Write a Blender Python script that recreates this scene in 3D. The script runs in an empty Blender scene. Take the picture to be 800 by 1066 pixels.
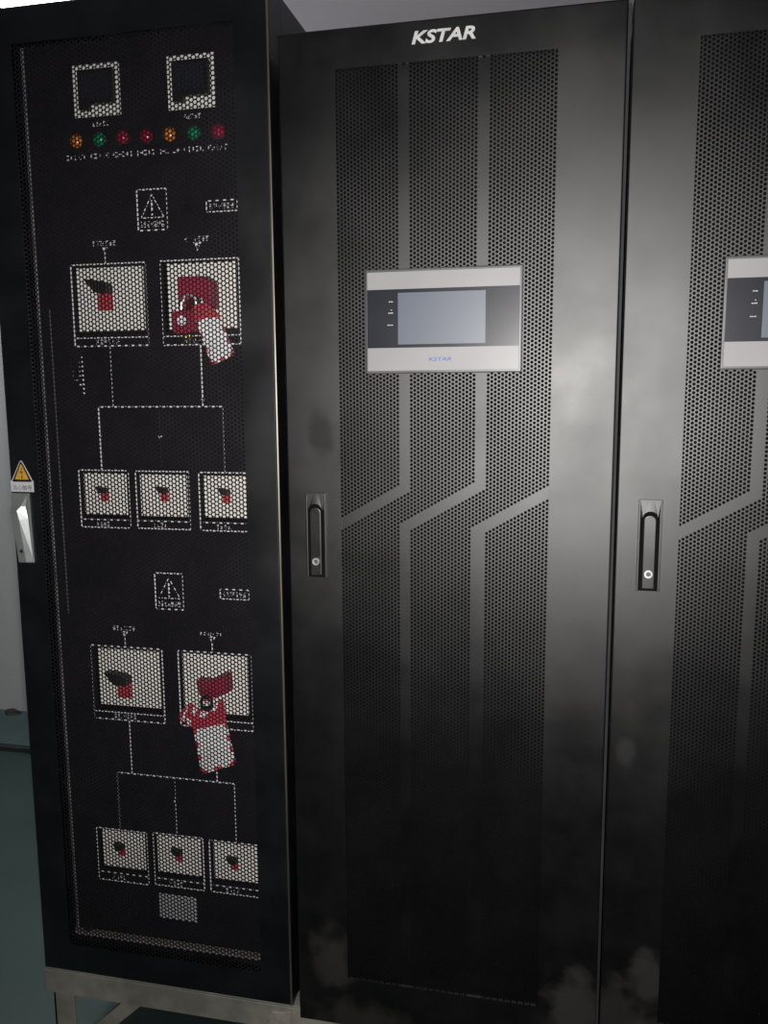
import bpy, bmesh, math, random
import numpy as np
from mathutils import Vector, Matrix
random.seed(7)
S = bpy.context.scene
COL = S.collection
CAMH = 1.56                       # eye height above the floor

# ------------------------------------------------------------------ camera
F_PX, YAW, PIT, ROL = 868.7, 0.217084, 0.143339, -0.006811
cd = bpy.data.cameras.new('camera'); cam = bpy.data.objects.new('camera', cd); COL.objects.link(cam)
cd.sensor_fit = 'HORIZONTAL'; cd.sensor_width = 36; cd.lens = F_PX / 800 * 36
cd.clip_start = .02; cd.clip_end = 60
cy, sy, cp, sp = math.cos(YAW), math.sin(YAW), math.cos(PIT), math.sin(PIT)
Fv = Vector((-sy*cp, cy*cp, -sp)); Rv = Vector((cy, sy, 0)); Uv = Rv.cross(Fv)
cr, sr = math.cos(ROL), math.sin(ROL)
R2 = cr*Rv + sr*Uv; U2 = -sr*Rv + cr*Uv
M = Matrix((R2, U2, -Fv)).transposed().to_4x4(); M.translation = Vector((0, 0, CAMH))
cam.matrix_world = M
S.camera = cam

# ------------------------------------------------------------------ light and exposure
S.view_settings.view_transform = 'Standard'; S.view_settings.look = 'None'
S.view_settings.gamma = 1; S.view_settings.use_curve_mapping = False
S.view_settings.exposure = 0.0
w = bpy.data.worlds.new('world'); S.world = w; w.use_nodes = True
w.node_tree.nodes['Background'].inputs[0].default_value = (.5, .55, .65, 1)
w.node_tree.nodes['Background'].inputs[1].default_value = .01
# the phone's flash, right next to the lens
fl = bpy.data.lights.new('phone_flash', 'SPOT'); fl.energy = 108; fl.shadow_soft_size = .012; fl.color = (1, .97, .94)
fl.spot_size = math.radians(112); fl.spot_blend = 1
flo = bpy.data.objects.new('phone_flash', fl); COL.objects.link(flo); flo.location = (.022, -.01, CAMH + .004); flo.rotation_euler = (math.radians(90-6), 0, YAW-.06)
def area_light(name, loc, sx, sy_, watts, color):
    l = bpy.data.lights.new(name, 'AREA'); l.shape = 'RECTANGLE'; l.size = sx; l.size_y = sy_; l.energy = watts; l.color = color
    o = bpy.data.objects.new(name, l); COL.objects.link(o); o.location = loc
    return o
CEIL = 2.85
area_light('ceiling_panel_glow', (-1.58, 2.42, CEIL-.035), .56, .72, 33, (.95, .97, 1))
area_light('room_fill_glow', (1.6, -1.0, CEIL-.035), .56, .56, 1.5, (.86, .92, 1))  # added fill lamp behind the camera, softly lights the cabinet fronts

# ------------------------------------------------------------------ materials
def mat(name, base=(.5,.5,.5), rough=.5, metal=0, spec=.5, noise=None, bump=None, emit=None, rnoise=None):
    m = bpy.data.materials.new(name); m.use_nodes = True
    nt = m.node_tree; b = nt.nodes['Principled BSDF']
    b.inputs['Base Color'].default_value = (*base, 1); b.inputs['Roughness'].default_value = rough
    b.inputs['Metallic'].default_value = metal; b.inputs['Specular IOR Level'].default_value = spec
    tc = nt.nodes.new('ShaderNodeTexCoord')
    def nz(scale, detail=4):
        n = nt.nodes.new('ShaderNodeTexNoise'); n.inputs['Scale'].default_value = scale; n.inputs['Detail'].default_value = detail
        nt.links.new(tc.outputs['Object'], n.inputs['Vector']); return n
    if noise:
        sc, c2, lo, hi = noise
        n = nz(sc, 6); r = nt.nodes.new('ShaderNodeValToRGB'); e = r.color_ramp.elements
        e[0].position = lo; e[0].color = (*base, 1); e[1].position = hi; e[1].color = (*c2, 1)
        nt.links.new(n.outputs['Fac'], r.inputs['Fac']); nt.links.new(r.outputs['Color'], b.inputs['Base Color'])
        m['ramp'] = r.name
    if rnoise:
        sc, r0, r1 = rnoise
        n = nz(sc, 5); mr = nt.nodes.new('ShaderNodeMapRange')
        mr.inputs['From Min'].default_value = .3; mr.inputs['From Max'].default_value = .7
        mr.inputs['To Min'].default_value = r0; mr.inputs['To Max'].default_value = r1
        nt.links.new(n.outputs['Fac'], mr.inputs['Value']); nt.links.new(mr.outputs['Result'], b.inputs['Roughness'])
    if bump:
        sc, st = bump
        n = nz(sc, 2); bp = nt.nodes.new('ShaderNodeBump'); bp.inputs['Strength'].default_value = st; bp.inputs['Distance'].default_value = .001
        nt.links.new(n.outputs['Fac'], bp.inputs['Height']); nt.links.new(bp.outputs['Normal'], b.inputs['Normal'])
    if emit:
        b.inputs['Emission Color'].default_value = (*emit[0], 1); b.inputs['Emission Strength'].default_value = emit[1]
    return m

PAINT_ROUGH = (.44, .50)
def paint(name, base=(.0062, .0062, .0068), stains=(), rough=PAINT_ROUGH, ior=1.72):
    """black powder coat; stains = dusty or greasy marks (x, z, rx, rz, colour, strength) in object space"""
    m = mat(name, base, .5, bump=(900, .06), rnoise=(7, *rough))
    nt = m.node_tree; pb = nt.nodes['Principled BSDF']
    b = nt.nodes.new('ShaderNodeBsdfDiffuse'); gl = nt.nodes.new('ShaderNodeBsdfGlossy'); gl.distribution = 'BECKMANN'
    gl.inputs['Color'].default_value = (1, 1, 1, 1)
    fr_ = nt.nodes.new('ShaderNodeFresnel'); fr_.inputs['IOR'].default_value = ior
    ms_ = nt.nodes.new('ShaderNodeMixShader'); outn = [n for n in nt.nodes if n.type == 'OUTPUT_MATERIAL'][0]
    nt.links.new(pb.inputs['Roughness'].links[0].from_socket, gl.inputs['Roughness'])
    nsock = pb.inputs['Normal'].links[0].from_socket
    nt.links.new(nsock, gl.inputs['Normal']); nt.links.new(nsock, b.inputs['Normal'])
    nt.links.new(fr_.outputs[0], ms_.inputs[0]); nt.links.new(b.outputs[0], ms_.inputs[1]); nt.links.new(gl.outputs[0], ms_.inputs[2])
    nt.links.new(ms_.outputs[0], outn.inputs['Surface']); nt.nodes.remove(pb)
    tc = [n for n in nt.nodes if n.type == 'TEX_COORD'][0]
    n = nt.nodes.new('ShaderNodeTexNoise'); n.inputs['Scale'].default_value = 9; n.inputs['Detail'].default_value = 7; n.inputs['Roughness'].default_value = .6
    nt.links.new(tc.outputs['Object'], n.inputs['Vector'])
    r = nt.nodes.new('ShaderNodeValToRGB'); e = r.color_ramp.elements
    e[0].position = .4; e[0].color = (*base, 1); e[1].position = .75; e[1].color = (base[0]*2.4, base[1]*2.3, base[2]*2.1, 1)
    nt.links.new(n.outputs['Fac'], r.inputs['Fac'])
    cur = r.outputs['Color']
    sx = nt.nodes.new('ShaderNodeSeparateXYZ'); nt.links.new(tc.outputs['Object'], sx.inputs[0])
    def math_(op, a, b_=None):
        q = nt.nodes.new('ShaderNodeMath'); q.operation = op
        for i, v in enumerate((a, b_)):
            if v is None: continue
            if isinstance(v, (int, float)): q.inputs[i].default_value = v
            else: nt.links.new(v, q.inputs[i])
        return q.outputs[0]
    for (x, z, rx, rz, c, st) in stains:
        dx = math_('DIVIDE', math_('SUBTRACT', sx.outputs[0], x), rx)
        dz = math_('DIVIDE', math_('SUBTRACT', sx.outputs[2], z), rz)
        d = math_('SQRT', math_('ADD', math_('MULTIPLY', dx, dx), math_('MULTIPLY', dz, dz)))
        n2 = nt.nodes.new('ShaderNodeTexNoise'); n2.inputs['Scale'].default_value = 16; n2.inputs['Detail'].default_value = 6
        nt.links.new(tc.outputs['Object'], n2.inputs['Vector'])
        d = math_('ADD', d, math_('MULTIPLY', math_('SUBTRACT', n2.outputs['Fac'], .5), 1.8))
        mr = nt.nodes.new('ShaderNodeMapRange'); mr.interpolation_type = 'SMOOTHSTEP'
        mr.inputs['From Min'].default_value = .45; mr.inputs['From Max'].default_value = 1.1
        mr.inputs['To Min'].default_value = st; mr.inputs['To Max'].default_value = 0
        nt.links.new(d, mr.inputs['Value'])
        mx = nt.nodes.new('ShaderNodeMix'); mx.data_type = 'RGBA'
        nt.links.new(mr.outputs['Result'], mx.inputs[0]); nt.links.new(cur, mx.inputs[6]); mx.inputs[7].default_value = (*c, 1)
        cur = mx.outputs[2]
        if max(c) < .01:        # a matt greasy mark: less sheen, no colour of its own
            nt.links.new(math_('MULTIPLY', math_('SUBTRACT', 1.0, mr.outputs['Result']), fr_.outputs[0]), ms_.inputs[0])
    nt.links.new(cur, b.inputs['Color'])
    return m

DUST = (.10, .095, .085)
m_black = paint('black_powder_coat')
m_black_left = paint('black_powder_coat_left', (.0062, .0068, .0085))
m_door_mid = paint('black_powder_coat_middle_door', stains=[(-.225, .15, .05, .075, DUST, .32), (-.17, .02, .10, .05, DUST, .25), (.262, .11, .07, .11, DUST, .42), (-.235, 1.225, .034, .042, (.002,.002,.002), .38)])
m_door_right = paint('black_powder_coat_right_door', stains=[(-.215, .19, .045, .07, DUST, .4), (-.27, .10, .06, .09, DUST, .28), (-.27, .65, .025, .03, DUST, .2), (-.19, .06, .07, .08, DUST, .25)])
m_mesh_left = paint('black_mesh_left', (.011, .010, .0125))
m_mesh = paint('black_mesh', (.005, .005, .0058), rough=(.43, .49))
m_rub = mat('rubbed_paint_edge', (.34, .30, .25), .36, .9, spec=1, noise=(5, (.5,.45,.38), .4, .7), rnoise=(4, .32, .42))
m_cut = mat('black_coat_in_the_holes', (.014, .013, .0145), .8, spec=.03, noise=(9, (.004,.004,.0045), .4, .7))
m_gap = mat('grey_gap_light', (.018, .0205, .025), .7, noise=(6, (.032,.035,.04), .4, .7))  # grey that stands for the faint light inside the door gap
m_dark = mat('recess_shade_black', (.004, .004, .0045), .8, spec=.08, noise=(5, (.008,.008,.008), .4, .7))  # near-black that stands for shade behind the mesh and in the handle
m_panel = mat('mounting_panel_black', (.011, .0102, .0128), .6, spec=.12, noise=(6, (.013,.012,.014), .4, .7))
m_print = mat('white_print', (.78, .78, .80), .6, noise=(40, (.60,.60,.62), .45, .8))
m_cream = mat('breaker_cream_plastic', (.88, .86, .81), .55, noise=(12, (.78,.75,.69), .45, .8))
m_tog = mat('black_toggle_plastic', (.018, .02, .018), .4, noise=(20, (.028,.03,.028), .4, .7))
m_red = mat('red_indicator_plastic', (.58, .06, .08), .45, noise=(20, (.45,.04,.06), .4, .7))
m_lockred = mat('lockout_red_plastic', (.36, .025, .06), .42, noise=(25, (.22,.02,.045), .4, .7))
m_tagred = mat('tag_red_print', (.55, .045, .075), .5, noise=(30, (.42,.04,.07), .4, .7))
m_tagwhite = mat('tag_white_plastic', (.85, .84, .85), .42, noise=(15, (.66,.65,.68), .45, .75))
m_brass = mat('brass_keys', (.55, .42, .22), .35, 1, noise=(30, (.4,.3,.15), .4, .7))
m_chrome = mat('chrome', (.85, .85, .84), .42, .75, noise=(60, (.55,.55,.55), .4, .7))
m_zinc = mat('satin_zinc_handle', (.50, .52, .51), .36, .55, noise=(14, (.36,.39,.39), .35, .7), bump=(80, .1))
m_white = mat('meter_white_base', (.78, .77, .74), .5, noise=(12, (.68,.66,.62), .4, .7))
m_meter = mat('meter_black_housing', (.010, .010, .012), .35, noise=(12, (.016,.016,.018), .4, .7))
m_glass_dark = mat('display_dark_glass', (.014, .016, .026), .32, noise=(8, (.020,.022,.034), .4, .7), spec=.5)
m_lcd = mat('liquid_crystal_screen', (.06, .078, .115), .42, noise=(4, (.075,.092,.13), .3, .7), spec=1.0, emit=((.34,.42,.56), .07))
m_silver = mat('display_light_grey_plastic', (.36, .355, .365), .42, noise=(6, (.41,.40,.41), .35, .7))
m_bezel = mat('display_grey_bezel', (.13, .13, .14), .4, .3, noise=(9, (.17,.17,.18), .4, .7))
m_blue = mat('blue_print', (.05, .16, .50), .5, noise=(30, (.06,.2,.55), .4, .7))
m_yellow = mat('warning_yellow', (.80, .46, .06), .5, noise=(30, (.72,.40,.06), .4, .7))
m_ink = mat('black_ink', (.012, .012, .012), .6, noise=(30, (.02,.02,.02), .4, .7))
m_ink_red = mat('red_brown_ink', (.22, .03, .015), .6, noise=(30, (.2,.03,.02), .4, .7))
m_paper = mat('white_sticker', (.74, .74, .76), .6, noise=(30, (.66,.66,.68), .4, .7))
m_sill = mat('grey_sheet_steel', (.30, .285, .27), .5, .3, noise=(18, (.20,.19,.18), .4, .7))
m_edge = mat('folded_edge_highlight', (.42, .42, .43), .45, .3, noise=(18, (.15,.15,.16), .4, .7))  # pale tone carries the highlight on the folded panel edge
m_grey = mat('old_painted_angle_steel', (.23, .23, .20), .6, .15, noise=(9, (.46,.44,.37), .42, .72), bump=(60, .4))
m_pale = mat('pale_weld_patch', (.42, .38, .34), .6, noise=(30, (.25,.2,.17), .4, .7))
m_wall = mat('white_plaster', (.42, .42, .415), .85, noise=(1.2, (.375,.375,.37), .35, .7), bump=(60, .15))
m_ceil = mat('ceiling_paint', (.92, .87, .94), .85, noise=(.8, (.88,.83,.90), .35, .7), bump=(50, .1))
m_floor = mat('dark_green_floor_paint', (.013, .032, .028), .6, noise=(2.5, (.020,.040,.036), .35, .7), bump=(40, .2), rnoise=(3,.5,.7))
m_curb = mat('green_curb_paint', (.045, .075, .075), .6, noise=(6, (.03,.05,.052), .4, .7), bump=(40, .3))
m_joint = mat('dark_joint', (.012, .014, .015), .8, noise=(20, (.02,.02,.02), .4, .7))
m_lamp_on = mat('lit_diffuser', (.9,.9,.9), .5, emit=((.93,.96,1), 9))
m_lamp_frame = mat('white_lamp_frame', (.7,.7,.72), .5, noise=(10, (.65,.65,.67), .4, .7))
m_rubble = mat('dark_rag', (.02, .015, .012), .9, noise=(30, (.035,.028,.02), .4, .7))
def lens(name, c):
    return mat(name, c, .25, spec=.6, noise=(60, tuple(v*.55 for v in c), .35, .75))
m_or = lens('orange_lens', (.75, .22, .03)); m_gr = lens('green_lens', (.0, .26, .11)); m_rd = lens('red_lens', (.38, .01, .04)); m_rm = lens('crimson_lens', (.42, .012, .06))

# ------------------------------------------------------------------ mesh helpers
WLOC = {}
class MB:
    def __init__(s): s.v = []; s.f = []; s.mi = []; s.cur = 0
    def _add(s, vs, fs):
        o = len(s.v); s.v += [tuple(v) for v in vs]; s.f += [tuple(i + o for i in f) for f in fs]; s.mi += [s.cur]*len(fs)
        return s
    def box(s, x0, x1, y0, y1, z0, z1):
        return s._add([(x0,y0,z0),(x1,y0,z0),(x1,y1,z0),(x0,y1,z0),(x0,y0,z1),(x1,y0,z1),(x1,y1,z1),(x0,y1,z1)],
                      [(0,3,2,1),(4,5,6,7),(0,1,5,4),(1,2,6,5),(2,3,7,6),(3,0,4,7)])
    def prism(s, poly, y0, y1, taper=1.0):
        """poly: (x, z) outline seen from the front; y0 is the front face, scaled by taper about its centre"""
        a = sum((poly[i][0]*poly[(i+1) % len(poly)][1] - poly[(i+1) % len(poly)][0]*poly[i][1]) for i in range(len(poly)))
        if a < 0: poly = poly[::-1]
        n = len(poly); cx = sum(p[0] for p in poly)/n; cz = sum(p[1] for p in poly)/n
        vs = [(cx+(x-cx)*taper, y0, cz+(z-cz)*taper) for x, z in poly] + [(x, y1, z) for x, z in poly]
        fs = [tuple(range(n)), tuple(range(2*n-1, n-1, -1))] + [(i, n+i, n+(i+1) % n, (i+1) % n) for i in range(n)]
        return s._add(vs, fs)
    def disc(s, x, z, r, y0, y1, n=20, taper=1.0):
        return s.prism([(x+r*math.cos(t*2*math.pi/n), z+r*math.sin(t*2*math.pi/n)) for t in range(n)], y0, y1, taper)
    def dome(s, x, z, r, y0, h, n=20, k=6):
        """lens bulging towards -y from y0"""
        vs = []; fs = []
        for i in range(k):
            a = i/k*math.pi/2
            for j in range(n):
                t = j*2*math.pi/n; vs.append((x+r*math.cos(a)*math.cos(t), y0-h*math.sin(a), z+r*math.cos(a)*math.sin(t)))
        vs.append((x, y0-h, z))
        for i in range(k-1):
            for j in range(n):
                a, b = i*n+j, i*n+(j+1) % n; fs.append((a, b, b+n, a+n))
        for j in range(n): fs.append(((k-1)*n+j, (k-1)*n+(j+1) % n, k*n))
        return s._add(vs, fs)
    def annulus(s, x, z, r0, r1, y0, y1, n=24):
        vs = []; fs = []
        for (r, y) in ((r0, y1), (r0, y0), (r1, y0), (r1, y1)):
            for j in range(n):
                t = j*2*math.pi/n; vs.append((x+r*math.cos(t), y, z+r*math.sin(t)))
        for i in range(3):
            for j in range(n): fs.append((i*n+j, i*n+(j+1) % n, (i+1)*n+(j+1) % n, (i+1)*n+j))
        return s._add(vs, fs)
    def tube(s, pts, r, n=8):
        pts = [Vector(p) for p in pts]; vs = []; fs = []
        for i, p in enumerate(pts):
            d = (pts[min(i+1, len(pts)-1)] - pts[max(i-1, 0)]).normalized()
            u = d.cross(Vector((0, 1, .01))).normalized(); v = d.cross(u)
            for j in range(n):
                t = j*2*math.pi/n; vs.append(p + u*r*math.cos(t) + v*r*math.sin(t))
        for i in range(len(pts)-1):
            for j in range(n): fs.append((i*n+j, i*n+(j+1) % n, (i+1)*n+(j+1) % n, (i+1)*n+j))
        fs.append(tuple(range(n-1, -1, -1))); fs.append(tuple(range((len(pts)-1)*n, len(pts)*n)))
        return s._add(vs, fs)
    def line(s, pts, wd, y0, y1):
        """a printed line of width wd along (x, z) points"""
        for (a, b) in zip(pts[:-1], pts[1:]):
            dx, dz = b[0]-a[0], b[1]-a[1]; L = math.hypot(dx, dz); nx, nz = -dz/L*wd/2, dx/L*wd/2; ex, ez = dx/L*wd/2, dz/L*wd/2
            s.prism([(a[0]+nx-ex, a[1]+nz-ez), (a[0]-nx-ex, a[1]-nz-ez), (b[0]-nx+ex, b[1]-nz+ez), (b[0]+nx+ex, b[1]+nz+ez)], y0, y1)
        return s
    def ring(s, outer, inner, y0, depth, rad, indepth, seg=6):
        """a door leaf: front ring between two rectangles (x0,x1,z0,z1), rounded outer edge, inner return"""
        loops = []
        def rect(r, d, y): return [(r[0]+d, y, r[2]+d), (r[1]-d, y, r[2]+d), (r[1]-d, y, r[3]-d), (r[0]+d, y, r[3]-d)]
        loops.append(rect(inner, 0, y0+indepth)); loops.append(rect(inner, 0, y0))
        for k in range(seg+1):
            a = k/seg*math.pi/2; loops.append(rect(outer, rad*(1-math.sin(a)), y0+rad*(1-math.cos(a))))
        loops.append(rect(outer, 0, y0+depth)); loops.append(rect(inner, 0, y0+depth))
        vs = [p for l in loops for p in l]; fs = []
        for i in range(len(loops)-1):
            for j in range(4): fs.append((i*4+j, (i+1)*4+j, (i+1)*4+(j+1) % 4, i*4+(j+1) % 4))
        return s._add(vs, fs)
    def glyphs(s, x, z, w_, h_, n, y0, y1, wd, rnd, vertical=False):
        """small characters too small to read: a few strokes each"""
        for i in range(n):
            gx, gz = (x + i*w_/n, z) if not vertical else (x, z - i*h_/n)
            cw, ch = (w_/n*.78, h_) if not vertical else (w_, h_/n*.78)
            for k in range(3):
                if rnd.random() < .6:
                    zz = gz + ch*(k/2-.5)*.85; s.line([(gx+cw*rnd.uniform(0,.3), zz), (gx+cw*rnd.uniform(.6,1), zz)], wd, y0, y1)
            xx = gx + cw*rnd.uniform(.2,.8); s.line([(xx, gz-ch/2), (xx, gz+ch/2*rnd.uniform(.2,1))], wd, y0, y1)
        return s
    def build(s, name, m, parent=None, at=(0,0,0), bevel=0, seg=2, smooth=False, sub=None):
        """vertices are world coordinates; the object's origin goes to `at` (or to its parent's origin)"""
        me = bpy.data.meshes.new(name)
        org = WLOC[parent.name] if parent is not None else Vector(at)
        me.from_pydata([tuple(Vector(v)-org) for v in s.v], [], s.f)
        ms = m if isinstance(m, (list, tuple)) else [m]
        for q in ms: me.materials.append(q)
        me.polygons.foreach_set('material_index', s.mi)
        bm = bmesh.new(); bm.from_mesh(me); bmesh.ops.recalc_face_normals(bm, faces=bm.faces)
        if bevel:
            bmesh.ops.bevel(bm, geom=[e for e in bm.edges if len(e.link_faces) == 2 and e.calc_face_angle(0) > .5], offset=bevel, segments=seg, affect='EDGES', profile=.6, clamp_overlap=True)
        bm.to_mesh(me); bm.free()
        if smooth:
            for p in me.polygons: p.use_smooth = True
            me.set_sharp_from_angle(angle=math.radians(40))
        o = bpy.data.objects.new(name, me); COL.objects.link(o)
        if parent is not None: o.parent = parent
        else: o.location = org
        WLOC[o.name] = org
        return o
def thing(name, label, cat, loc, group=None):
    o = bpy.data.objects.new(name, None); COL.objects.link(o); o.location = loc; o.empty_display_size = .05
    WLOC[o.name] = Vector(loc); o['label'] = label; o['category'] = cat
    if group: o['group'] = group
    return o
def tag(o, label, cat, group=None):
    o['label'] = label; o['category'] = cat
    if group: o['group'] = group
    return o
def struct(o): o['kind'] = 'structure'; return o
def text_faces(txt, shear=0, bold=0, space=1):
    c = bpy.data.curves.new('lettering', 'FONT'); c.body = txt; c.shear = shear; c.offset = bold; c.space_character = space
    c.resolution_u = 4
    o = bpy.data.objects.new('lettering', c); COL.objects.link(o)
    bpy.context.view_layer.update()
    me = bpy.data.meshes.new_from_object(o.evaluated_get(bpy.context.evaluated_depsgraph_get()))
    v = np.array([tuple(q.co) for q in me.vertices]); f = [tuple(p.vertices) for p in me.polygons]
    bpy.data.objects.remove(o); bpy.data.meshes.remove(me)
    if len(v) == 0: return np.zeros((0, 3)), []
    v[:, 0] -= v[:, 0].min(); v[:, 1] -= v[:, 1].min(); v[:, 0] /= max(v[:, 0].max(), 1e-6); v[:, 1] /= max(v[:, 1].max(), 1e-6)
    return v, f
def lettering(mb, txt, x0, x1, z0, z1, y, th, **k):
    v, f = text_faces(txt, **k); n = len(v)
    if n == 0: return mb
    front = [(x0+(x1-x0)*a[0], y, z0+(z1-z0)*a[1]) for a in v]; back = [(p[0], y+th, p[2]) for p in front]
    from collections import Counter
    ec = Counter()
    for q in f:
        for i in range(len(q)): ec[tuple(sorted((q[i], q[(i+1) % len(q)])))] += 1
    side = [(a, b, b+n, a+n) for (a, b), c in ec.items() if c == 1]
    mb._add(front+back, list(f)+side); return mb

def perforated(name, m, parent, x0, x1, z0, z1, y, pitch, hole, th, solid=lambda x, z: np.zeros(len(x), bool), nseg=12):
    """punched sheet steel: staggered round holes, each one cut through the sheet"""
    org = WLOC[parent.name]
    dx = pitch*math.sqrt(3)/2
    nc = int((x1-x0)/dx)+1; nr = int((z1-z0)/pitch)+1
    ii, jj = np.meshgrid(np.arange(nc), np.arange(nr), indexing='ij')
    cx = (x0 + ii*dx).ravel(); cz = (z1 - jj*pitch - (ii % 2)*pitch/2).ravel()
    sol = solid(cx, cz)
    R = pitch/math.sqrt(3)
    out = np.array([(R*math.cos(k*math.pi/3), R*math.sin(k*math.pi/3)) for k in range(6)])
    hol = np.array([(hole/2*math.cos(k*2*math.pi/nseg), hole/2*math.sin(k*2*math.pi/nseg)) for k in range(nseg)])
    hx, hz = cx[~sol], cz[~sol]; n = len(hx)
    # per holed cell: 6 outer + nseg front + nseg back vertices
    V = np.zeros((n, 6+2*nseg, 3))
    V[:, :6, 0] = hx[:, None]+out[:, 0]; V[:, :6, 2] = hz[:, None]+out[:, 1]; V[:, :6, 1] = y
    for b, yy in ((6, y), (6+nseg, y+th)):
        V[:, b:b+nseg, 0] = hx[:, None]+hol[:, 0]; V[:, b:b+nseg, 2] = hz[:, None]+hol[:, 1]; V[:, b:b+nseg, 1] = yy
    loops = []; sizes = []
    st = nseg//6
    for k in range(6):       # front: a fan sector per outer edge
        f = [k, (k+1) % 6] + [6+((k+1)*st-q) % nseg for q in range(st+1)]
        loops += f; sizes.append(len(f))
    for k in range(nseg):
        f = [6+k, 6+(k+1) % nseg, 6+nseg+(k+1) % nseg, 6+nseg+k]; loops += f; sizes.append(4)
    nv = 6+2*nseg
    L = (np.arange(n)[:, None]*nv + np.array(loops)[None, :]).ravel(); SZ = np.tile(sizes, n)
    sx_, sz_ = cx[sol], cz[sol]; ns = len(sx_)
    V2 = np.zeros((ns, 6, 3)); V2[:, :, 0] = sx_[:, None]+out[:, 0]; V2[:, :, 2] = sz_[:, None]+out[:, 1]; V2[:, :, 1] = y
    L2 = (np.arange(ns)[:, None]*6 + np.arange(6)[None, :]).ravel() + n*nv
    Vall = np.concatenate([V.reshape(-1, 3), V2.reshape(-1, 3)]) - np.array(org)
    Lall = np.concatenate([L, L2]).astype(np.int32); Sz = np.concatenate([SZ, np.full(ns, 6)]).astype(np.int32)
    me = bpy.data.meshes.new(name); me.vertices.add(len(Vall)); me.vertices.foreach_set('co', Vall.astype(np.float32).ravel())
    me.loops.add(len(Lall)); me.loops.foreach_set('vertex_index', Lall)
    me.polygons.add(len(Sz)); me.polygons.foreach_set('loop_start', np.concatenate([[0], np.cumsum(Sz)[:-1]]).astype(np.int32))
    me.update(calc_edges=True); me.materials.append(m); me.materials.append(m_cut)
    mi_ = np.concatenate([np.tile(np.array([0]*6+[1]*nseg), n), np.zeros(ns, int)]).astype(np.int32)
    me.polygons.foreach_set('material_index', mi_)
    me.shade_flat()
    o = bpy.data.objects.new(name, me); COL.objects.link(o); o.parent = parent; WLOC[o.name] = org
    return o

# ------------------------------------------------------------------ the room
X0, X1, Y0, Y1 = -4.2, 3.6, -2.4, 3.425
struct(MB().box(X0-.1, X1+.1, Y0-.1, Y1+.1, -.1, 0).build('floor', m_floor))
struct(MB().box(X0-.1, X1+.1, Y0-.1, Y1+.1, CEIL, CEIL+.1).build('ceiling', m_ceil))
struct(MB().box(X0-.1, X1+.1, Y1, Y1+.1, 0, CEIL).build('wall_back', m_wall))
struct(MB().box(X0-.1, X0, Y0, Y1, 0, CEIL).build('wall_left', m_wall))
struct(MB().box(X1, X1+.1, Y0, Y1, 0, CEIL).build('wall_right', m_wall))
struct(MB().box(X0-.1, X1+.1, Y0-.1, Y0, 0, CEIL).build('wall_front', m_wall))
struct(MB().box(X0, X1, Y1-.355, Y1, 0, .028).build('baseboard_back', m_curb, bevel=.003))
struct(MB().box(X0, X1, Y1-.372, Y1-.355, 0, .02).build('trim_1', m_joint))

def ceiling_lamp(x, y, sx, sy_, label):
    t = thing('ceiling_light', label, 'light', (x, y, CEIL-.03), None)
    MB().ring((x-sx/2, x+sx/2, -sy_/2, sy_/2), (x-sx/2+.02, x+sx/2-.02, -sy_/2+.02, sy_/2-.02), 0, .03, .004, .03)
    f = MB()
    for (a, b, c, d) in ((x-sx/2, x+sx/2, y-sy_/2, y-sy_/2+.02), (x-sx/2, x+sx/2, y+sy_/2-.02, y+sy_/2), (x-sx/2, x-sx/2+.02, y-sy_/2+.02, y+sy_/2-.02), (x+sx/2-.02, x+sx/2, y-sy_/2+.02, y+sy_/2-.02)):
        f.box(a, b, c, d, CEIL-.03, CEIL)
    f.build('frame', m_lamp_frame, t)
    MB().box(x-sx/2+.02, x+sx/2-.02, y-sy_/2+.02, y+sy_/2-.02, CEIL-.024, CEIL-.004).build('diffuser', m_lamp_on, t)
    return t
ceiling_lamp(-1.58, 2.42, .60, .76, 'bright lit ceiling panel above the left rear of the cabinets')

# small dark rag left on the low green step by the wall
rag = MB()
vs = []; n = 14
for i in range(5):
    for j in range(n):
        t = j*2*math.pi/n; rr_ = (1-i/5)**.6; wob = 1+.25*math.sin(3*t+i)
        vs.append((-2.60+.042*rr_*wob*math.cos(t), 3.385+.024*rr_*wob*math.sin(t), .028+.022*(1-(1-i/4)**2)))
fs = [(i*n+j, i*n+(j+1) % n, (i+1)*n+(j+1) % n, (i+1)*n+j) for i in range(4) for j in range(n)] + [tuple(range(4*n, 5*n)), tuple(range(n-1, -1, -1))]
rag._add(vs, fs)
tag(rag.build('rag', m_rubble, at=(-2.60, 3.385, .028), smooth=True), 'small crumpled dark rag lying on the low green step by the wall', 'rag')

# ------------------------------------------------------------------ the steel support frame under the cabinets
DL, DM = 1.534, 1.507               # distance of the left and of the other two cabinet fronts
BASE = .258                         # height of the cabinet bottoms above the floor
fr = thing('support_frame', 'worn grey angle steel stand under the three black cabinets', 'stand', (-.25, 1.9, 0))
FY = 1.533
MB().box(-1.143, .70, FY, FY+.006, BASE-.058, BASE-.0015).box(-1.143, .70, FY+.006, FY+.056, BASE-.0075, BASE-.0015).build('front_rail', m_grey, fr, bevel=.001, seg=1)
MB().box(-1.143, .70, 2.32, 2.326, BASE-.058, BASE-.0015).box(-1.143, .70, 2.27, 2.32, BASE-.0075, BASE-.0015).build('rear_rail', m_grey, fr, bevel=.001, seg=1)
MB().box(-1.143, -1.137, FY+.006, 2.32, BASE-.058, BASE-.0015).build('side_rail', m_grey, fr)
for x in (-1.127, -.50, .10, .63):
    for (ya, yb) in ((FY+.006, FY+.012), (2.308, 2.314)):
        MB().box(x, x+.052, ya, yb, 0, BASE-.003).box(x, x+.006, ya, yb+.045 if ya < 2 else yb, 0, BASE-.006).build('leg', m_grey, fr, bevel=.001, seg=1)
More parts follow.
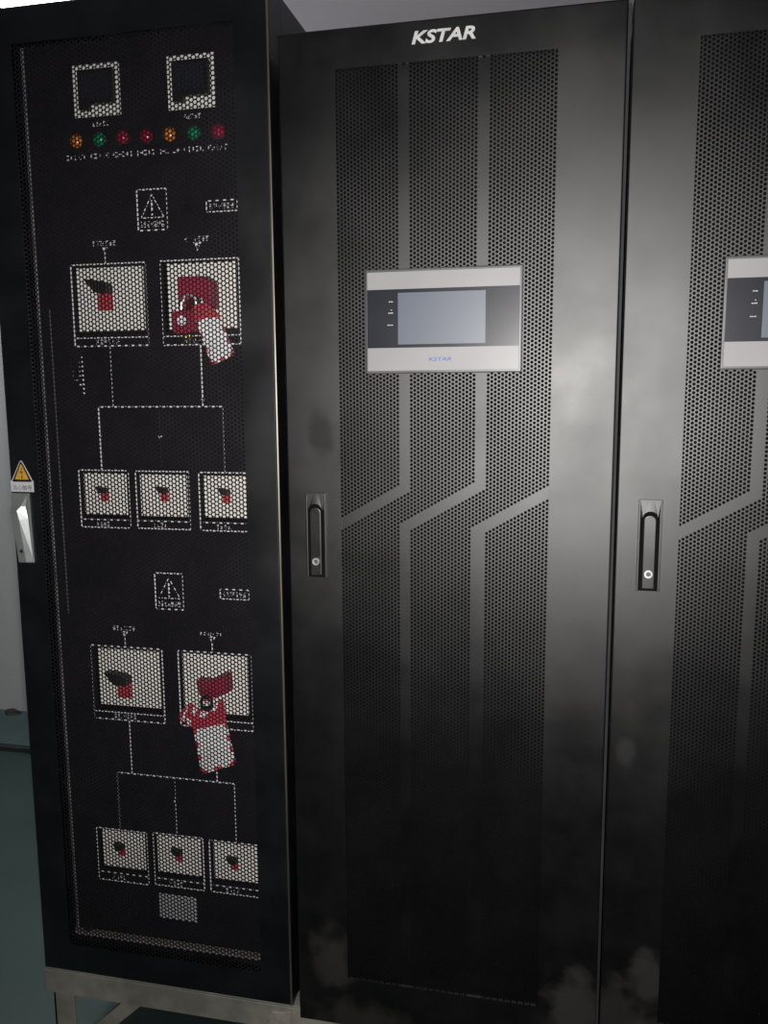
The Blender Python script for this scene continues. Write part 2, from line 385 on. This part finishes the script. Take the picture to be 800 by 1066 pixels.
MB().prism([(-.935, BASE-.045), (-.888, BASE-.045), (-1.085, .03), (-1.127, .03)], FY+.012, FY+.018).build('brace', m_grey, fr)
MB().prism([(-.60, BASE-.058), (-.552, BASE-.058), (-.548, BASE-.004), (-.565, BASE-.012), (-.592, BASE-.014), (-.604, BASE-.03)], FY-.005, FY).build('joint_plate', m_pale, fr, bevel=.002)['label'] = 'pale weld patch on the rail'

# ------------------------------------------------------------------ left cabinet
LX = lambda u: u*DL
LZ = lambda v: v*DL + CAMH
DP = 1.579
PX = lambda u: u*DP
PZ = lambda v: v*DP + CAMH
DB = 1.589
BX = lambda u: u*DB
BZ = lambda v: v*DB + CAMH
lc = thing('switchgear_cabinet', 'tall black distribution cabinet on the left with a see-through mesh door and breakers inside', 'cabinet', (-.844, DL, BASE))
TOPL = .482*DL + CAMH
lx0, lx1 = -1.143, -.546
bdy = MB().box(lx0+.002, lx1-.002, DL+.075, DL+.90, BASE, TOPL-.004)
bdy.ring((lx0+.002, lx1-.002, BASE, TOPL-.004), (-1.084, -.600, LZ(-.797), LZ(.445)), DL+.022, .052, .003, .052)
bdy.build('cabinet_body', m_black_left, lc)
mo = (-1.0735, -.6145, LZ(-.804), LZ(.437))            # mesh opening
ld = MB().ring((lx0, lx1, BASE+.001, TOPL), mo, DL, .022, .006, .004, seg=7).build('door', m_black_left, lc)
perforated('perforated_sheet', m_mesh_left, ld, mo[0]+.001, mo[1]+.003, mo[2]-.003, mo[3]-.002, DL+.004, .0087, .0071, .0012)
MB().tube([(lx1-.0028, DL+.0016, BASE+.003), (lx1-.0028, DL+.0016, TOPL-.003)], .0024, 16).build('rubbed_door_edge', m_rub, ld, smooth=True)['label'] = 'rubbed shiny door edge'
# the folded inner edges seen through the mesh
MB().box(PX(-.6845), PX(-.6815), DP-.004, DP-.001, PZ(-.772), PZ(.437)).build('panel_edge', m_edge, lc)['label'] = 'pale highlight strip on the folded edge of the inner panel'  # edge highlight put into a pale strip along the panel's fold
MB().box(PX(-.668), PX(-.6665), DP-.0012, DP-.0002, PZ(-.30), PZ(.11)).build('cable_channel_edge', m_bezel, lc)
MB().box(-1.082, -.602, DL+.024, DP-.001, LZ(-.797)-.004, LZ(-.797)+.004).build('sill', m_sill, lc, bevel=.001, seg=1)['label'] = 'grey sheet steel floor strip'
MB().disc(-1.058, 0, .011, 0, .006, 6)
sb = MB(); n = 6
vs = [(-1.052+.012*math.cos(k*math.pi/3), DL+.043+.012*math.sin(k*math.pi/3), zz) for zz in (LZ(-.797)+.004, LZ(-.797)+.013) for k in range(6)]
sb._add(vs, [(0,1,2,3,4,5)[::-1], (6,7,8,9,10,11)] + [(k, (k+1) % 6, 6+(k+1) % 6, 6+k) for k in range(6)])
sb.build('bolt', m_tog, lc)['label'] = 'dark bolt head in the sill corner'

# breakers: outline (x0,x1,ztop,zbottom), lower line, face plate (x0,x1,ztop,zbottom) as seen from the camera's eye, unit distance
BR = [
 ('A', (-.633,-.528,.164,.061), .0715, (-.626,-.532,.160,.080), 'L', 'upper left main breaker with a black toggle over a red tab'),
 ('B', (-.508,-.402,.1645,.0605), .0715, (-.499,-.407,.161,.080), 'L', ''),
 ('1', (-.639,-.5665,-.101,-.178), -.1675, (-.636,-.5695,-.105,-.1605), 'S', ''),
 ('2', (-.556,-.4795,-.1015,-.1775), -.1675, (-.551,-.483,-.1055,-.161), 'S', ''),
 ('3', (-.466,-.390,-.102,-.178), -.1675, (-.4615,-.394,-.106,-.1605), 'S', ''),
 ('C', (-.636,-.5295,-.343,-.448), -.4375, (-.626,-.535,-.3475,-.4275), 'L', ''),
 ('D', (-.506,-.401,-.343,-.4485), -.4375, (-.5015,-.4085,-.346,-.4275), 'L', ''),
 ('4', (-.6445,-.5665,-.6125,-.6915), -.6795, (-.6355,-.570,-.6155,-.670), 'S', ''),
 ('5', (-.5565,-.481,-.611,-.6895), -.679, (-.551,-.4845,-.6135,-.669), 'S', ''),
 ('6', (-.4715,-.396,-.612,-.689), -.679, (-.466,-.400,-.614,-.6685), 'S', ''),
]
# mounting panel with a cut-out for each breaker
px0, px1, pz0, pz1 = -1.083, -.600, LZ(-.797)+.004, LZ(.445)
holes = []
for (_, o, l, i, k, _l) in BR:
    e = .0028
    holes.append((PX(o[0]+e), PX(o[1]-e), PZ(l+.0025), PZ(o[2]-.0022)))
xs = sorted({px0, px1} | {h[0] for h in holes} | {h[1] for h in holes}); zs = sorted({pz0, pz1} | {h[2] for h in holes} | {h[3] for h in holes})
xs = [x for x in xs if px0 <= x <= px1]
pm = MB()
for a, b_ in zip(xs[:-1], xs[1:]):
    for c, d in zip(zs[:-1], zs[1:]):
        mx_, mz_ = (a+b_)/2, (c+d)/2
        if any(h[0] < mx_ < h[1] and h[2] < mz_ < h[3] for h in holes): continue
        pm._add([(a, DP, c), (b_, DP, c), (b_, DP, d), (a, DP, d)], [(0, 1, 2, 3)])
for h in holes:
    x1_ = min(h[1], px1)
    q = [(h[0], h[2]), (x1_, h[2]), (x1_, h[3]), (h[0], h[3])]
    for k in range(4):
        a, b_ = q[k], q[(k+1) % 4]
        pm._add([(a[0], DP, a[1]), (b_[0], DP, b_[1]), (b_[0], DP+.022, b_[1]), (a[0], DP+.022, a[1])], [(0, 1, 2, 3)])
panel = pm.build('mounting_panel', m_panel, lc)
for (nm, o, l, i, k, _l) in BR:
    x0, x1, zt, zb = BX(i[0]), BX(i[1]), BZ(i[2]), BZ(i[3])
    if x1 > -.602: x1 = -.602
    br = MB().box(x0, x1, DB, DB+.012, zb, zt).build('circuit_breaker', m_cream, lc, bevel=.0015)
    org = WLOC[lc.name]
    # toggle and red tab: big and small frames; seen from the front, the toggle leans out of the face
    if k == 'L':
        cx = BX(i[0]+.041 if nm != 'C' else i[0]+.038); cz = BZ(i[2]-.033 if nm != 'C' else i[2]-.046); s_ = 1.0
        if nm in 'BD': cx = BX(i[0]+.038); cz = BZ(i[2]-.052); s_ = .6
    else:
        cx = BX(i[0]+{'1':.034,'2':.036,'3':.0335,'4':.030,'5':.034,'6':.031}[nm]); cz = BZ(i[2]-{'1':.026,'2':.024,'3':.024,'4':.024,'5':.024,'6':.026}[nm]); s_ = .52
    rt = .016*s_
    rb = MB().box(cx-rt, cx+rt, DB-.004, DB, cz-.034*s_, cz)
    rb.build('red_tab', m_red, br, bevel=.001)['label'] = 'red tab below the toggle'
    hp0 = .030 if k == 'S' else .020 if nm in 'BD' else .037
    hp = [(cx-hp0*s_, cz+.027*s_), (cx-.018*s_, cz+.0265*s_), (cx+.012*s_, cz+.021*s_), (cx+.0165*s_, cz+.015*s_), (cx+.0165*s_, cz), (cx-.014*s_, cz), (cx-.02*s_, cz+.009*s_)]
    MB().prism(hp, DB-.020*s_-.004, DB, .97).build('toggle', m_tog, br, bevel=.001)['label'] = 'black toggle handle'

# white printing on the panel: mimic diagram, outlines, signs
PW = .0026; Y_A, Y_B = DP-.0006, DP-.0001
rn = random.Random(11)
pr = MB()
def pl(*pts, wd=PW): pr.line([(PX(a), PZ(b_)) for a, b_ in pts], wd, Y_A, Y_B)
def prect(x0, x1, zt, zb, wd=PW): pl((x0, zt), (x1, zt), (x1, zb), (x0, zb), (x0, zt), wd=wd)
XR = -.3815
for (nm, o, l, i, k, _l) in BR:
    x1 = min(o[1], XR)
    prect(o[0], x1, o[2], o[3]); pl((o[0], l), (x1, l), wd=.0022)
    pr.glyphs(PX(o[0]+.03 if k == 'L' else o[0]+.022), PZ((l+o[3])/2), .055 if k == 'L' else .034, .009, 6 if k == 'L' else 4, Y_A, Y_B, .0012, rn)
# upper and lower mimic lines
pl((-.583, .181), (-.583, .164)); pl((-.456, .181), (-.456, .176))
pl((-.5825, .0605), (-.5825, -.0175)); pl((-.4565, .0605), (-.4565, -.0175))
pl((-.6045, -.1005), (-.6045, -.0175), (-.430, -.0175), (-.430, -.1015)); pl((-.518, -.0175), (-.518, -.1015), wd=.0007)
pl((-.5835, -.325), (-.5835, -.343), wd=.0015); pl((-.456, -.325), (-.456, -.343))
pl((-.5835, -.448), (-.5835, -.526), wd=.002); pl((-.456, -.4485), (-.456, -.526))
pl((-.6065, -.612), (-.6065, -.526), (-.431, -.526), (-.431, -.612)); pl((-.519, -.555), (-.519, -.611)); pl((-.519, -.527), (-.519, -.555), wd=.001)
for (a, b_, s_) in ((-.583, .181, .004), (-.456, .181, .0055), (-.5835, -.325, .005), (-.456, -.325, .0055), (-.518, -.0575, .003), (-.6045, -.0575, .0022), (-.6065, -.566, .0018), (-.519, -.562, .003), (-.456, -.010, .0028), (-.5825, .028, .0022), (-.431, -.568, .0015), (-.5835,-.487,.0018)):
    pr.prism([(PX(a-s_), PZ(b_+s_*.8)), (PX(a+s_), PZ(b_+s_*.8)), (PX(a), PZ(b_-s_*.8))], Y_A, Y_B)
for (a, b_) in ((-.583, .1895), (-.456, .1895), (-.5835, -.3165), (-.456, -.3165)):
    pr.glyphs(PX(a)-.027, PZ(b_), .054, .009, 6, Y_A, Y_B, .0014, rn)
# lamp captions, meter captions
for a in (-.616, -.583, -.551, -.5195, -.488, -.456, -.424):
    pr.glyphs(PX(a)-.0215, PZ(.2955), .043, .009, 5, Y_A, Y_B, .0016, rn)
for a in (-.580, -.455): pr.glyphs(PX(a)-.018, PZ(.3335), .036, .008, 5, Y_A, Y_B, .0014, rn)
# warning plates and small framed plates
for zt in (.2515, -.2375):
    prect(-.535, -.4945, zt, zt-.049)
    c = -.5148
    pl((c, zt-.006), (c-.0155, zt-.034), (c+.0155, zt-.034), (c, zt-.006), wd=.0018)
    pl((c, zt-.0145), (c, zt-.026), wd=.0042); pr.disc(PX(c), PZ(zt-.0305), .0024, Y_A, Y_B, 10)
    prect(-.442, -.4015, zt-.018, zt-.031, wd=.0022)
    pr.glyphs(PX(-.438), PZ(zt-.0245), .052, .009, 6, Y_A, Y_B, .0016, rn)
    lettering(pr, '当心触电', PX(c-.0165), PX(c+.0165), PZ(zt-.0455), PZ(zt-.0375), Y_A, .0005)
# upright row of small marks
for k in range(9):
    z_ = .047-k*.0059; pr.disc(PX(-.6245), PZ(z_), .0014+.0002*k, Y_A, Y_B, 8)
    if k in (1,2,3,4,6): pr.line([(PX(-.630), PZ(z_)), (PX(-.626), PZ(z_))], .0024, Y_A, Y_B)
    if k in (1,2,3,4,5): pr.line([(PX(-.641+(.004 if k == 5 else 0)), PZ(z_)), (PX(-.6385+(.006 if k == 5 else 0)), PZ(z_))], .0011, Y_A, Y_B)
pr.build('printed_diagram', m_print, panel); bpy.data.objects['printed_diagram']['kind'] = 'stuff'; bpy.data.objects['printed_diagram']['label'] = 'white mimic diagram and captions printed on the panel'
MB().box(PX(-.551), PX(-.494), DP-.0025, DP, PZ(-.739), PZ(-.7015)).build('rating_plate', mat('grey_label_plate', (.42,.42,.44), .5, noise=(20,(.36,.36,.37),.4,.7)), panel, bevel=.0006, seg=1)['label'] = 'plain grey rating plate'

# two panel meters: white base with a black housing standing proud of it
for (a, b_, zt, zb) in ((-.614, -.5505, .4035, .342), (-.4865, -.4245, .4035, .3415)):
    mt = MB().box(PX(a), PX(b_), DP-.004, DP, PZ(zb), PZ(zt)).build('panel_meter', m_white, lc, bevel=.001, seg=1)
    f = DP-.018
    x0, x1, z1, z0 = (a+.0045)*f, (a+.0515)*f, (zt-.0045)*f+CAMH, (zt-.045)*f+CAMH
    MB().prism([(x0, z1), (x1, z1), (x1, z0), (x0+.020, z0), (x0+.020, z0-.010), (x0, z0-.010)], f, DP-.004).build('meter_housing', m_meter, mt, bevel=.0015)
    MB().box(x0+.008, x1-.008, f-.0008, f-.0001, z0+.010, z1-.008).build('meter_window', m_glass_dark, mt)
# indicator lamps
for (a, z_, m_) in ((-.616, .3155, m_or), (-.5835, .3155, m_gr), (-.5515, .3155, m_rm), (-.5195, .315, m_rd), (-.488, .315, m_or), (-.456, .3145, m_gr), (-.424, .314, m_rm)):
    f = DP-.008; x, z = a*f, z_*f+CAMH
    il = MB().annulus(x, z, .0125, .0155, DP-.006, DP, 20).build('indicator_lamp', m_tog, lc)
    MB().dome(x, z, .0135, DP-.003, .012).build('lamp_lens', m_, il, smooth=True)['label'] = {'orange_lens':'orange lens','green_lens':'green lens','red_lens':'red lens','crimson_lens':'crimson red lens'}[m_.name]

# swing handle and warning sticker on the left stile of the door
hx0, hx1, hz1, hz0 = LX(-.7425), LX(-.7145), LZ(-.134), LZ(-.2305)
hd = MB().prism([(hx0, hz1), (hx1-.002, hz1), (hx1, hz0), (hx0+.0065, hz0), (hx0, hz1-.045)], DL-.004, DL).build('door_handle', m_zinc, ld, bevel=.0012)
g = MB()
# faceted grip: tapered head, waist and long lever with a bright bevelled right side
zc = hz1-.034
secs = [(hz1-.001, hx0+.001, hx1-.003, .004, .85), (hz1-.027, hx0+.001, hx1-.009, .009, .70), (zc-.002, hx0-.0005, hx1-.008, .0145, .50), (zc-.020, hx0+.002, hx1-.005, .0135, .52), (hz0+.002, hx0+.0085, hx1+.0005, .010, .58)]
vs = []; fs = []
for (z, a, b_, d, k) in secs:
    vs += [(a, DL-.003, z), (a+.003, DL-d, z), (a+(b_-a)*k, DL-d, z), (b_, DL-.003, z)]
for i in range(len(secs)-1):
    for j in range(3): fs.append((i*4+j, i*4+j+1, (i+1)*4+j+1, (i+1)*4+j))
fs += [(0,3,2,1), tuple(len(vs)-4+q for q in range(4))]
g._add(vs, fs).build('handle_grip', m_zinc, hd if False else ld, bevel=.0008)['label'] = 'satin metal swing grip'
MB().disc((hx0+hx1)/2-.001, hz0+.026, .0038, DL-.0125, DL-.009, 14).build('lock_cylinder', mat('blue_black_lock', (.02,.025,.08), .35, noise=(20,(.03,.03,.09),.4,.7)), ld)['label'] = 'dark blue key barrel'

y_ = DL-.0006
sx0, sx1 = LX(-.7435), LX(-.7085)
st = MB().box(sx0, sx1, y_, DL, LZ(-.1322), LZ(-.1165))
cxs = (sx0+sx1)/2+.0005; zt_, zb_ = LZ(-.0885), LZ(-.1185); hw = (sx1-sx0)/2*.98
def rtri(cx, zt, zb, hw, r, n=5):
    """rounded triangle outline"""
    P3 = [Vector((cx, zt)), Vector((cx+hw, zb)), Vector((cx-hw, zb))]; out = []
    for k in range(3):
        p, a, c = P3[k], P3[k-1], P3[(k+1) % 3]
        s0 = p+(a-p).normalized()*r; s1 = p+(c-p).normalized()*r
        for t in range(n):
            t_ = t/(n-1); q = s0*(1-t_)**2+p*2*t_*(1-t_)+s1*t_**2; out.append((q.x, q.y))
    return out
st.prism(rtri(cxs, zt_+.002, zb_, hw, .008), y_, DL)
stk = st.build('warning_sticker', m_paper, ld); stk['label'] = 'yellow triangular high voltage sticker with white caption strip'
MB().prism(rtri(cxs, zt_-.001, zb_+.0015, hw-.0035, .005), y_-.0003, y_-.00005).build('triangle_border', m_ink, stk)
MB().prism(rtri(cxs, zt_-.0075, zb_+.0050, hw-.0096, .003), y_-.0006, y_-.00035).build('triangle_field', m_yellow, stk)
zz = zb_
MB().prism([(cxs+.0006, zz+.029), (cxs-.0034, zz+.0175), (cxs+.0012, zz+.0195), (cxs+.0002, zz+.0105), (cxs-.0016, zz+.0105), (cxs+.0006, zz+.0055), (cxs+.0028, zz+.0105), (cxs+.0014, zz+.0108), (cxs+.0034, zz+.0225), (cxs-.0004, zz+.0215), (cxs+.0022, zz+.029)], y_-.0009, y_-.00065).build('lightning_bolt', m_ink_red, stk)
cap = MB(); lettering(cap, '当心触电', sx0+.005, sx1-.004, LZ(-.1302), LZ(-.1228), y_-.0003, .0002)
cap.build('caption', mat('grey_ink', (.16,.16,.17), .6, noise=(20,(.2,.2,.2),.4,.7)), stk)

# ------------------------------------------------------------------ lockout devices hanging inside the left cabinet
DT = 1.552
TX = lambda u: u*DT
TZ = lambda v: v*DT + CAMH
def poly(pts): return [(TX(a), TZ(b_)) for a, b_ in pts]
# upper breaker
o = MB().prism(poly([(-.486,.146),(-.450,.146),(-.4395,.139),(-.4385,.107),(-.449,.104),(-.452,.117),(-.4635,.121),(-.4745,.114),(-.476,.103),(-.485,.104)]), DT, DP+.004, .95)
lk = o.build('breaker_lockout', m_lockred, at=(TX(-.465), DT, TZ(.125)), bevel=.002)
tag(lk, 'crimson clamp-on lockout gripping the toggle of the upper right breaker', 'lockout device')
MB().disc(TX(-.448), TZ(.118), .006, DT-.004, DT, 14).build('clamp_screw', m_lockred, lk, bevel=.0005, seg=1)
MB().disc(TX(-.474), TZ(.137), .005, DT-.003, DT, 6).build('clamp_screw', m_lockred, lk, bevel=.0005, seg=1)
pa = thing('padlock', 'red padlock with white round label and keys hanging below the upper lockout', 'padlock', (TX(-.477), DT, TZ(.09)))
MB().prism(poly([(-.4925,.102),(-.472,.1035),(-.459,.103),(-.458,.0755),(-.489,.0725),(-.492,.080)]), DT-.012, DT+.004, .94).build('lock_body', m_lockred, pa, bevel=.002)
MB().disc(TX(-.4775), TZ(.090), .0095, DT-.0128, DT-.0118, 24).build('round_label', m_tagwhite, pa)['label'] = 'white round label'
sh = [(TX(-.480), DT-.004, TZ(.102)), (TX(-.479), DT-.004, TZ(.112)), (TX(-.474), DT-.004, TZ(.120)), (TX(-.466), DT-.004, TZ(.122)), (TX(-.460), DT-.004, TZ(.117)), (TX(-.459), DT-.004, TZ(.109)), (TX(-.462), DT-.004, TZ(.101))]
MB().tube(sh, .0035).build('shackle', m_chrome, pa, smooth=True)
for dx, l_ in ((-.003, .017), (.004, .022), (.009, .013)):
    x = TX(-.475)+dx; z = TZ(.0725)
    MB().prism([(x-.0035, z), (x+.0035, z), (x+.0035, z-.006), (x+.0012, z-.008), (x+.0018, z-l_), (x-.0012, z-l_), (x-.0012, z-.008), (x-.0035, z-.006)], DT-.006+dx*.3, DT-.0045+dx*.3).build('key', m_brass, pa)
def tag_object(label, top, corners, red_top, stripes, group=None):
    """hanging lockout tag: white card with a red dashed border, folded red head"""
    c = [Vector((TX(a), TZ(b_))) for a, b_ in corners]       # tl, tr, br, bl
    def at_(u, v): return (c[0]*(1-u)+c[1]*u)*(1-v)+(c[3]*(1-u)+c[2]*u)*v
    ys = DT-.0085
    t = thing('lockout_tag', label, 'tag', (sum(p.x for p in c)/4, ys, sum(p.y for p in c)/4))
    MB().prism([tuple(at_(u, v)) for u, v in ((0,0),(1,0),(1,.96),(.96,1),(.04,1),(0,.96))], ys, ys+.0012).build('card', m_tagwhite, t)
    d = MB()
    k = 7
    for i in range(k):
        if i % 2 == 0:
            for (ua, ub) in ((0, .075), (.925, 1)):
                v0, v1 = .02+i*.96/k, .02+(i+1)*.96/k*1.0
                d.prism([tuple(at_(*q)) for q in ((ua, v0), (ub, v0+.02), (ub, min(v1+.02, 1)), (ua, v1))], ys-.0004, ys)
    for i in range(5):
        if i % 2 == 0: d.prism([tuple(at_(*q)) for q in ((i/5, .94), ((i+1)/5, .94), ((i+1)/5, 1), (i/5, 1))], ys-.0004, ys)
    d.build('border', m_tagred, t)['label'] = 'red dashed border'
    pr2 = MB(); rr2 = random.Random(5)
    for j in range(4):
        a = at_(.18, .22+j*.15); b2 = at_(.82 if j % 2 else .6, .22+j*.15); pr2.line([tuple(a), tuple(b2)], .0008, ys-.0003, ys)
    pr2.build('printed_lines', mat('faint_grey_print', (.35,.35,.36), .6, noise=(20,(.4,.4,.4),.4,.7)) if 'faint_grey_print' not in bpy.data.materials else bpy.data.materials['faint_grey_print'], t)
    MB().prism(poly(red_top), ys-.002, ys+.0002).build('head', m_tagred, t, bevel=.0005, seg=1)['label'] = 'folded red head of the tag'
    if stripes:
        s2 = MB()
        for q in stripes: s2.prism(poly(q), ys-.0028, ys-.002)
        s2.build('white_stripes', m_tagwhite, t)
    return t
tag_object('white card tag with red edge, tilted, hanging from the upper red lockout', None,
  [(-.4605,.0925),(-.4295,.0985),(-.4085,.0465),(-.4405,.034)],
  [(-.461,.106),(-.455,.110),(-.446,.112),(-.441,.108),(-.430,.099),(-.4285,.093),(-.445,.0925),(-.4605,.088)], None)
# lower breaker
o = MB().prism(poly([(-.4835,-.385),(-.462,-.385),(-.452,-.378),(-.4375,-.373),(-.436,-.399),(-.447,-.404),(-.462,-.409),(-.478,-.406)]), DT, DP+.004, .95)
lk = o.build('breaker_lockout', m_lockred, at=(TX(-.46), DT, TZ(-.39)), bevel=.002)
tag(lk, 'dark red clamp-on lockout gripping the toggle of the lower right breaker', 'lockout device')
MB().line([(TX(-.452), TZ(-.386)), (TX(-.441), TZ(-.379))], .003, DT-.003, DT).build('clamp_rib', m_lockred, lk)
MB().disc(TX(-.470), TZ(-.395), .005, DT-.003, DT, 6).build('clamp_screw', m_lockred, lk, bevel=.0005, seg=1)
pa = thing('padlock', 'dark padlock half hidden between the lower lockout and its striped tag', 'padlock', (TX(-.465), DT, TZ(-.42)))
MB().prism(poly([(-.476,-.420),(-.456,-.418),(-.456,-.440),(-.476,-.440)]), DT-.010, DT+.006, .94).build('lock_body', m_tog, pa, bevel=.002)
MB().tube([(TX(-.473), DT-.003, TZ(-.421)), (TX(-.474), DT-.004, TZ(-.411)), (TX(-.470), DT-.005, TZ(-.405)), (TX(-.463), DT-.005, TZ(-.404)), (TX(-.459), DT-.004, TZ(-.409)), (TX(-.459), DT-.003, TZ(-.42))], .0035).build('shackle', m_tog, pa, smooth=True)
tag_object('white card tag with red striped head hanging from the lower red lockout', None,
  [(-.486,-.4475),(-.438,-.434),(-.4255,-.495),(-.4765,-.5145)],
  [(-.507,-.436),(-.501,-.424),(-.486,-.413),(-.478,-.420),(-.462,-.424),(-.450,-.409),(-.4405,-.404),(-.4375,-.430),(-.4385,-.4375),(-.482,-.4505),(-.4865,-.4475),(-.493,-.4445)],
  [[(-.4955,-.4225),(-.491,-.4185),(-.4985,-.4395),(-.5015,-.4365)], [(-.4835,-.4185),(-.478,-.4215),(-.482,-.4305),(-.4875,-.426)], [(-.4715,-.4225),(-.462,-.4245),(-.468,-.432),(-.476,-.431)], [(-.4505,-.411),(-.447,-.408),(-.452,-.4235),(-.458,-.4215)], [(-.494,-.4345),(-.488,-.4365),(-.489,-.4445),(-.4925,-.444)]])

# ------------------------------------------------------------------ the two tall cabinets with display panels
UX = lambda u: u*DM
UZ = lambda v: v*DM + CAMH
W_ = .600; mx0 = UX(-.3455); mx1 = mx0+.6005; TOPM = UZ(.4165); mc0 = (mx0+mx1)/2
def make_cabinet():
    c = thing('power_cabinet', 'black power supply cabinet in the middle, its whole display and white top lettering in view', 'cabinet', (mc0, DM, BASE), 'black power supply cabinets with displays')
    MB().box(mx0+.004, mx1-.004, DM+.03, DM+.83, BASE, TOPM-.004).build('cabinet_body', m_black, c, bevel=.002)
    mo = (UX(-.2755), UX(-.0205), UZ(-.792), UZ(.372))
    d = MB().ring((mx0, mx1, BASE, TOPM), mo, DM, .022, .0035, .003, seg=5).build('door', m_door_mid, c)
    MB().box(mo[0]-.01, mo[1]+.01, DM+.012, DM+.014, mo[2]-.01, mo[3]+.01).build('shade_backing', m_dark, d)  # near-black sheet stands in for the shaded interior behind the holes
    paths = [[(-.193,.6),(-.193,-.117),(-.30,-.1785)], [(-.103,.6),(-.103,-.115),(-.1935,-.1662),(-.1935,-1)], [(.0,-.1085),(-.104,-.1655),(-.104,-1)]]
    def solid(x, z):
        r = np.zeros(len(x), bool)
        for p in paths:
            q = [(UX(a), UZ(b)) for a, b in p]
            for (a, b) in zip(q[:-1], q[1:]):
                ax, az = a; bx, bz = b; L2 = (bx-ax)**2+(bz-az)**2
                t = np.clip(((x-ax)*(bx-ax)+(z-az)*(bz-az))/L2, 0, 1)
                r |= np.hypot(x-ax-t*(bx-ax), z-az-t*(bz-az)) < .0098
        return r
    perforated('perforated_sheet', m_mesh, d, mo[0]+.0015, mo[1]+.002, mo[2]-.003, mo[3]-.0025, DM+.003, .00732, .0056, .0010, solid)
    MB().box(mx1-.002, mx1+.0050, DM+.012, DM+.0295, BASE+.002, TOPM-.012).build('door_gap_strip', m_gap, c)  # added strip, its grey imitates the dimly lit gap between the doors
    # flush handle
    hx0, hx1, z1, z0 = mx0+.0365, mx0+.0765, UZ(-.1255), UZ(-.2335)
    zc = (hx0+hx1)/2
    h = MB().box(hx0+.0015, hx1-.0015, DM-.0015, DM, z0, z1).build('door_handle', m_dark, d)  # near-black slab imitates the shade of a recess around the lever
    rim = MB().box(hx0, hx0+.004, DM-.006, DM, z0, z1).box(hx1-.004, hx1, DM-.006, DM, z0, z1)
    rim.build('handle_rim', m_black, d, bevel=.001)
    # sloping head above the lever, a V with an arched mouth
    top = [(hx0+.003, z1), (hx1-.003, z1)]; arch = []
    for k in range(9):
        t = math.pi*k/8; arch.append((zc+.0125*math.cos(t), z1-.030+.010*math.sin(t)))
    n = len(arch)
    vs = [(hx1-.003-(hx1-hx0-.006)*(.3+.4*k/(n-1)), DM-.0062, z1) for k in range(n)] + [(a, DM-.0088, b) for a, b in arch] + [(hx1-.003, DM-.0062, z1), (hx0+.003, DM-.0062, z1), (hx1-.004, DM-.0018, z1-.034), (hx0+.004, DM-.0018, z1-.034)]
    fs = [(k, k+1, n+k+1, n+k) for k in range(n-1)] + [(2*n, 0, n, 2*n+2), (2*n+1, 2*n+3, 2*n-1, n-1)]
    MB()._add(vs, fs).build('handle_head', m_black, d)
    lv = [(zc-.0105, z0+.002), (zc+.0105, z0+.002), (zc+.0105, z1-.036)] + [(zc+.0105*math.cos(math.pi*k/8), z1-.036+.009*math.sin(math.pi*k/8)) for k in range(1, 8)] + [(zc-.0105, z1-.036)]
    MB().prism(lv, DM-.0075, DM-.001, .97).build('lever', paint('lever_black', (.02,.02,.021), rough=(.36,.42)), d, bevel=.0012)
    zl = UZ(-.2125)
    MB().annulus(zc, zl, .0042, .0070, DM-.0105, DM-.007, 24).build('lock_cylinder', m_chrome, d, smooth=True)['label'] = 'chrome lock ring'
    MB().disc(zc, zl, .0043, DM-.0085, DM-.0072, 16).box(zc-.0006, zc+.0006, DM-.0092, DM-.0084, zl-.0030, zl+.0030).build('key_slot', m_bezel, d)
    # display unit
    dz = .009
    u = MB().box(UX(-.2405), UX(-.0545), DM-dz, DM, UZ(.0212), UZ(.1432)).build('display_unit', m_bezel, c, bevel=.0025)
    MB().box(UX(-.2378), UX(-.0575), DM-dz-.0016, DM-dz, UZ(.0245), UZ(.1397)).build('face_plate', m_silver, u, bevel=.0007)['label'] = 'light grey face plate'
    MB().box(UX(-.2378), UX(-.0577), DM-dz-.0022, DM-dz-.0015, UZ(.0515), UZ(.1195)).build('glass_band', m_glass_dark, u)['label'] = 'dark glass band'
    MB().box(UX(-.2003), UX(-.0967), DM-dz-.0026, DM-dz-.002, UZ(.0553), UZ(.1152)).build('screen', m_lcd, u)['label'] = 'blue grey screen'
    lm = MB(); r2 = random.Random(2)
    for (z, w2) in ((.105, .008), (.092, .009), (.078, .0105)):
        x = UX(-.206)-w2
        for k in range(4): lm.box(x+k*w2/4, x+(k+.7)*w2/4, DM-dz-.0025, DM-dz-.0021, UZ(z)-.0009*r2.uniform(.6,1), UZ(z)+.0012*r2.uniform(.6,1))
    for z in (.0955,): lm.box(UX(-.209), UX(-.2075), DM-dz-.0025, DM-dz-.0021, UZ(z)-.0006, UZ(z)+.0006)
    lm.build('lamp_captions', m_print, u)
    lg = MB(); lettering(lg, 'KSTAR', UX(-.1635), UX(-.1365), UZ(.0355), UZ(.0400), DM-dz-.0019, .0004, shear=.2, bold=.012)
    lg.build('blue_lettering', m_blue, u)['label'] = 'small blue brand lettering'
    lg = MB(); lettering(lg, 'KSTAR', UX(-.1845), UX(-.1115), UZ(.3905), UZ(.4045), DM-.0012, .0012, shear=.22, bold=.028, space=1.0)
    lg.build('brand_lettering', m_print, c)['label'] = 'white slanted brand lettering'
    return c
def dup(root, dx, label):
    r = root.copy(); COL.objects.link(r); r.location = root.location + Vector((dx, 0, 0)); r['label'] = label
    for ch in list(root.children):
        q = ch.copy(); COL.objects.link(q); q.parent = r
        for g_ in list(ch.children):
            h = g_.copy(); COL.objects.link(h); h.parent = q
    return r
mid = make_cabinet()
right = dup(mid, .6078, 'black power supply cabinet at the right edge, its display cut off by the frame')
for ch in right.children:
    if ch.name.startswith('door'):
        ch.data = ch.data.copy(); ch.data.materials[0] = m_door_right
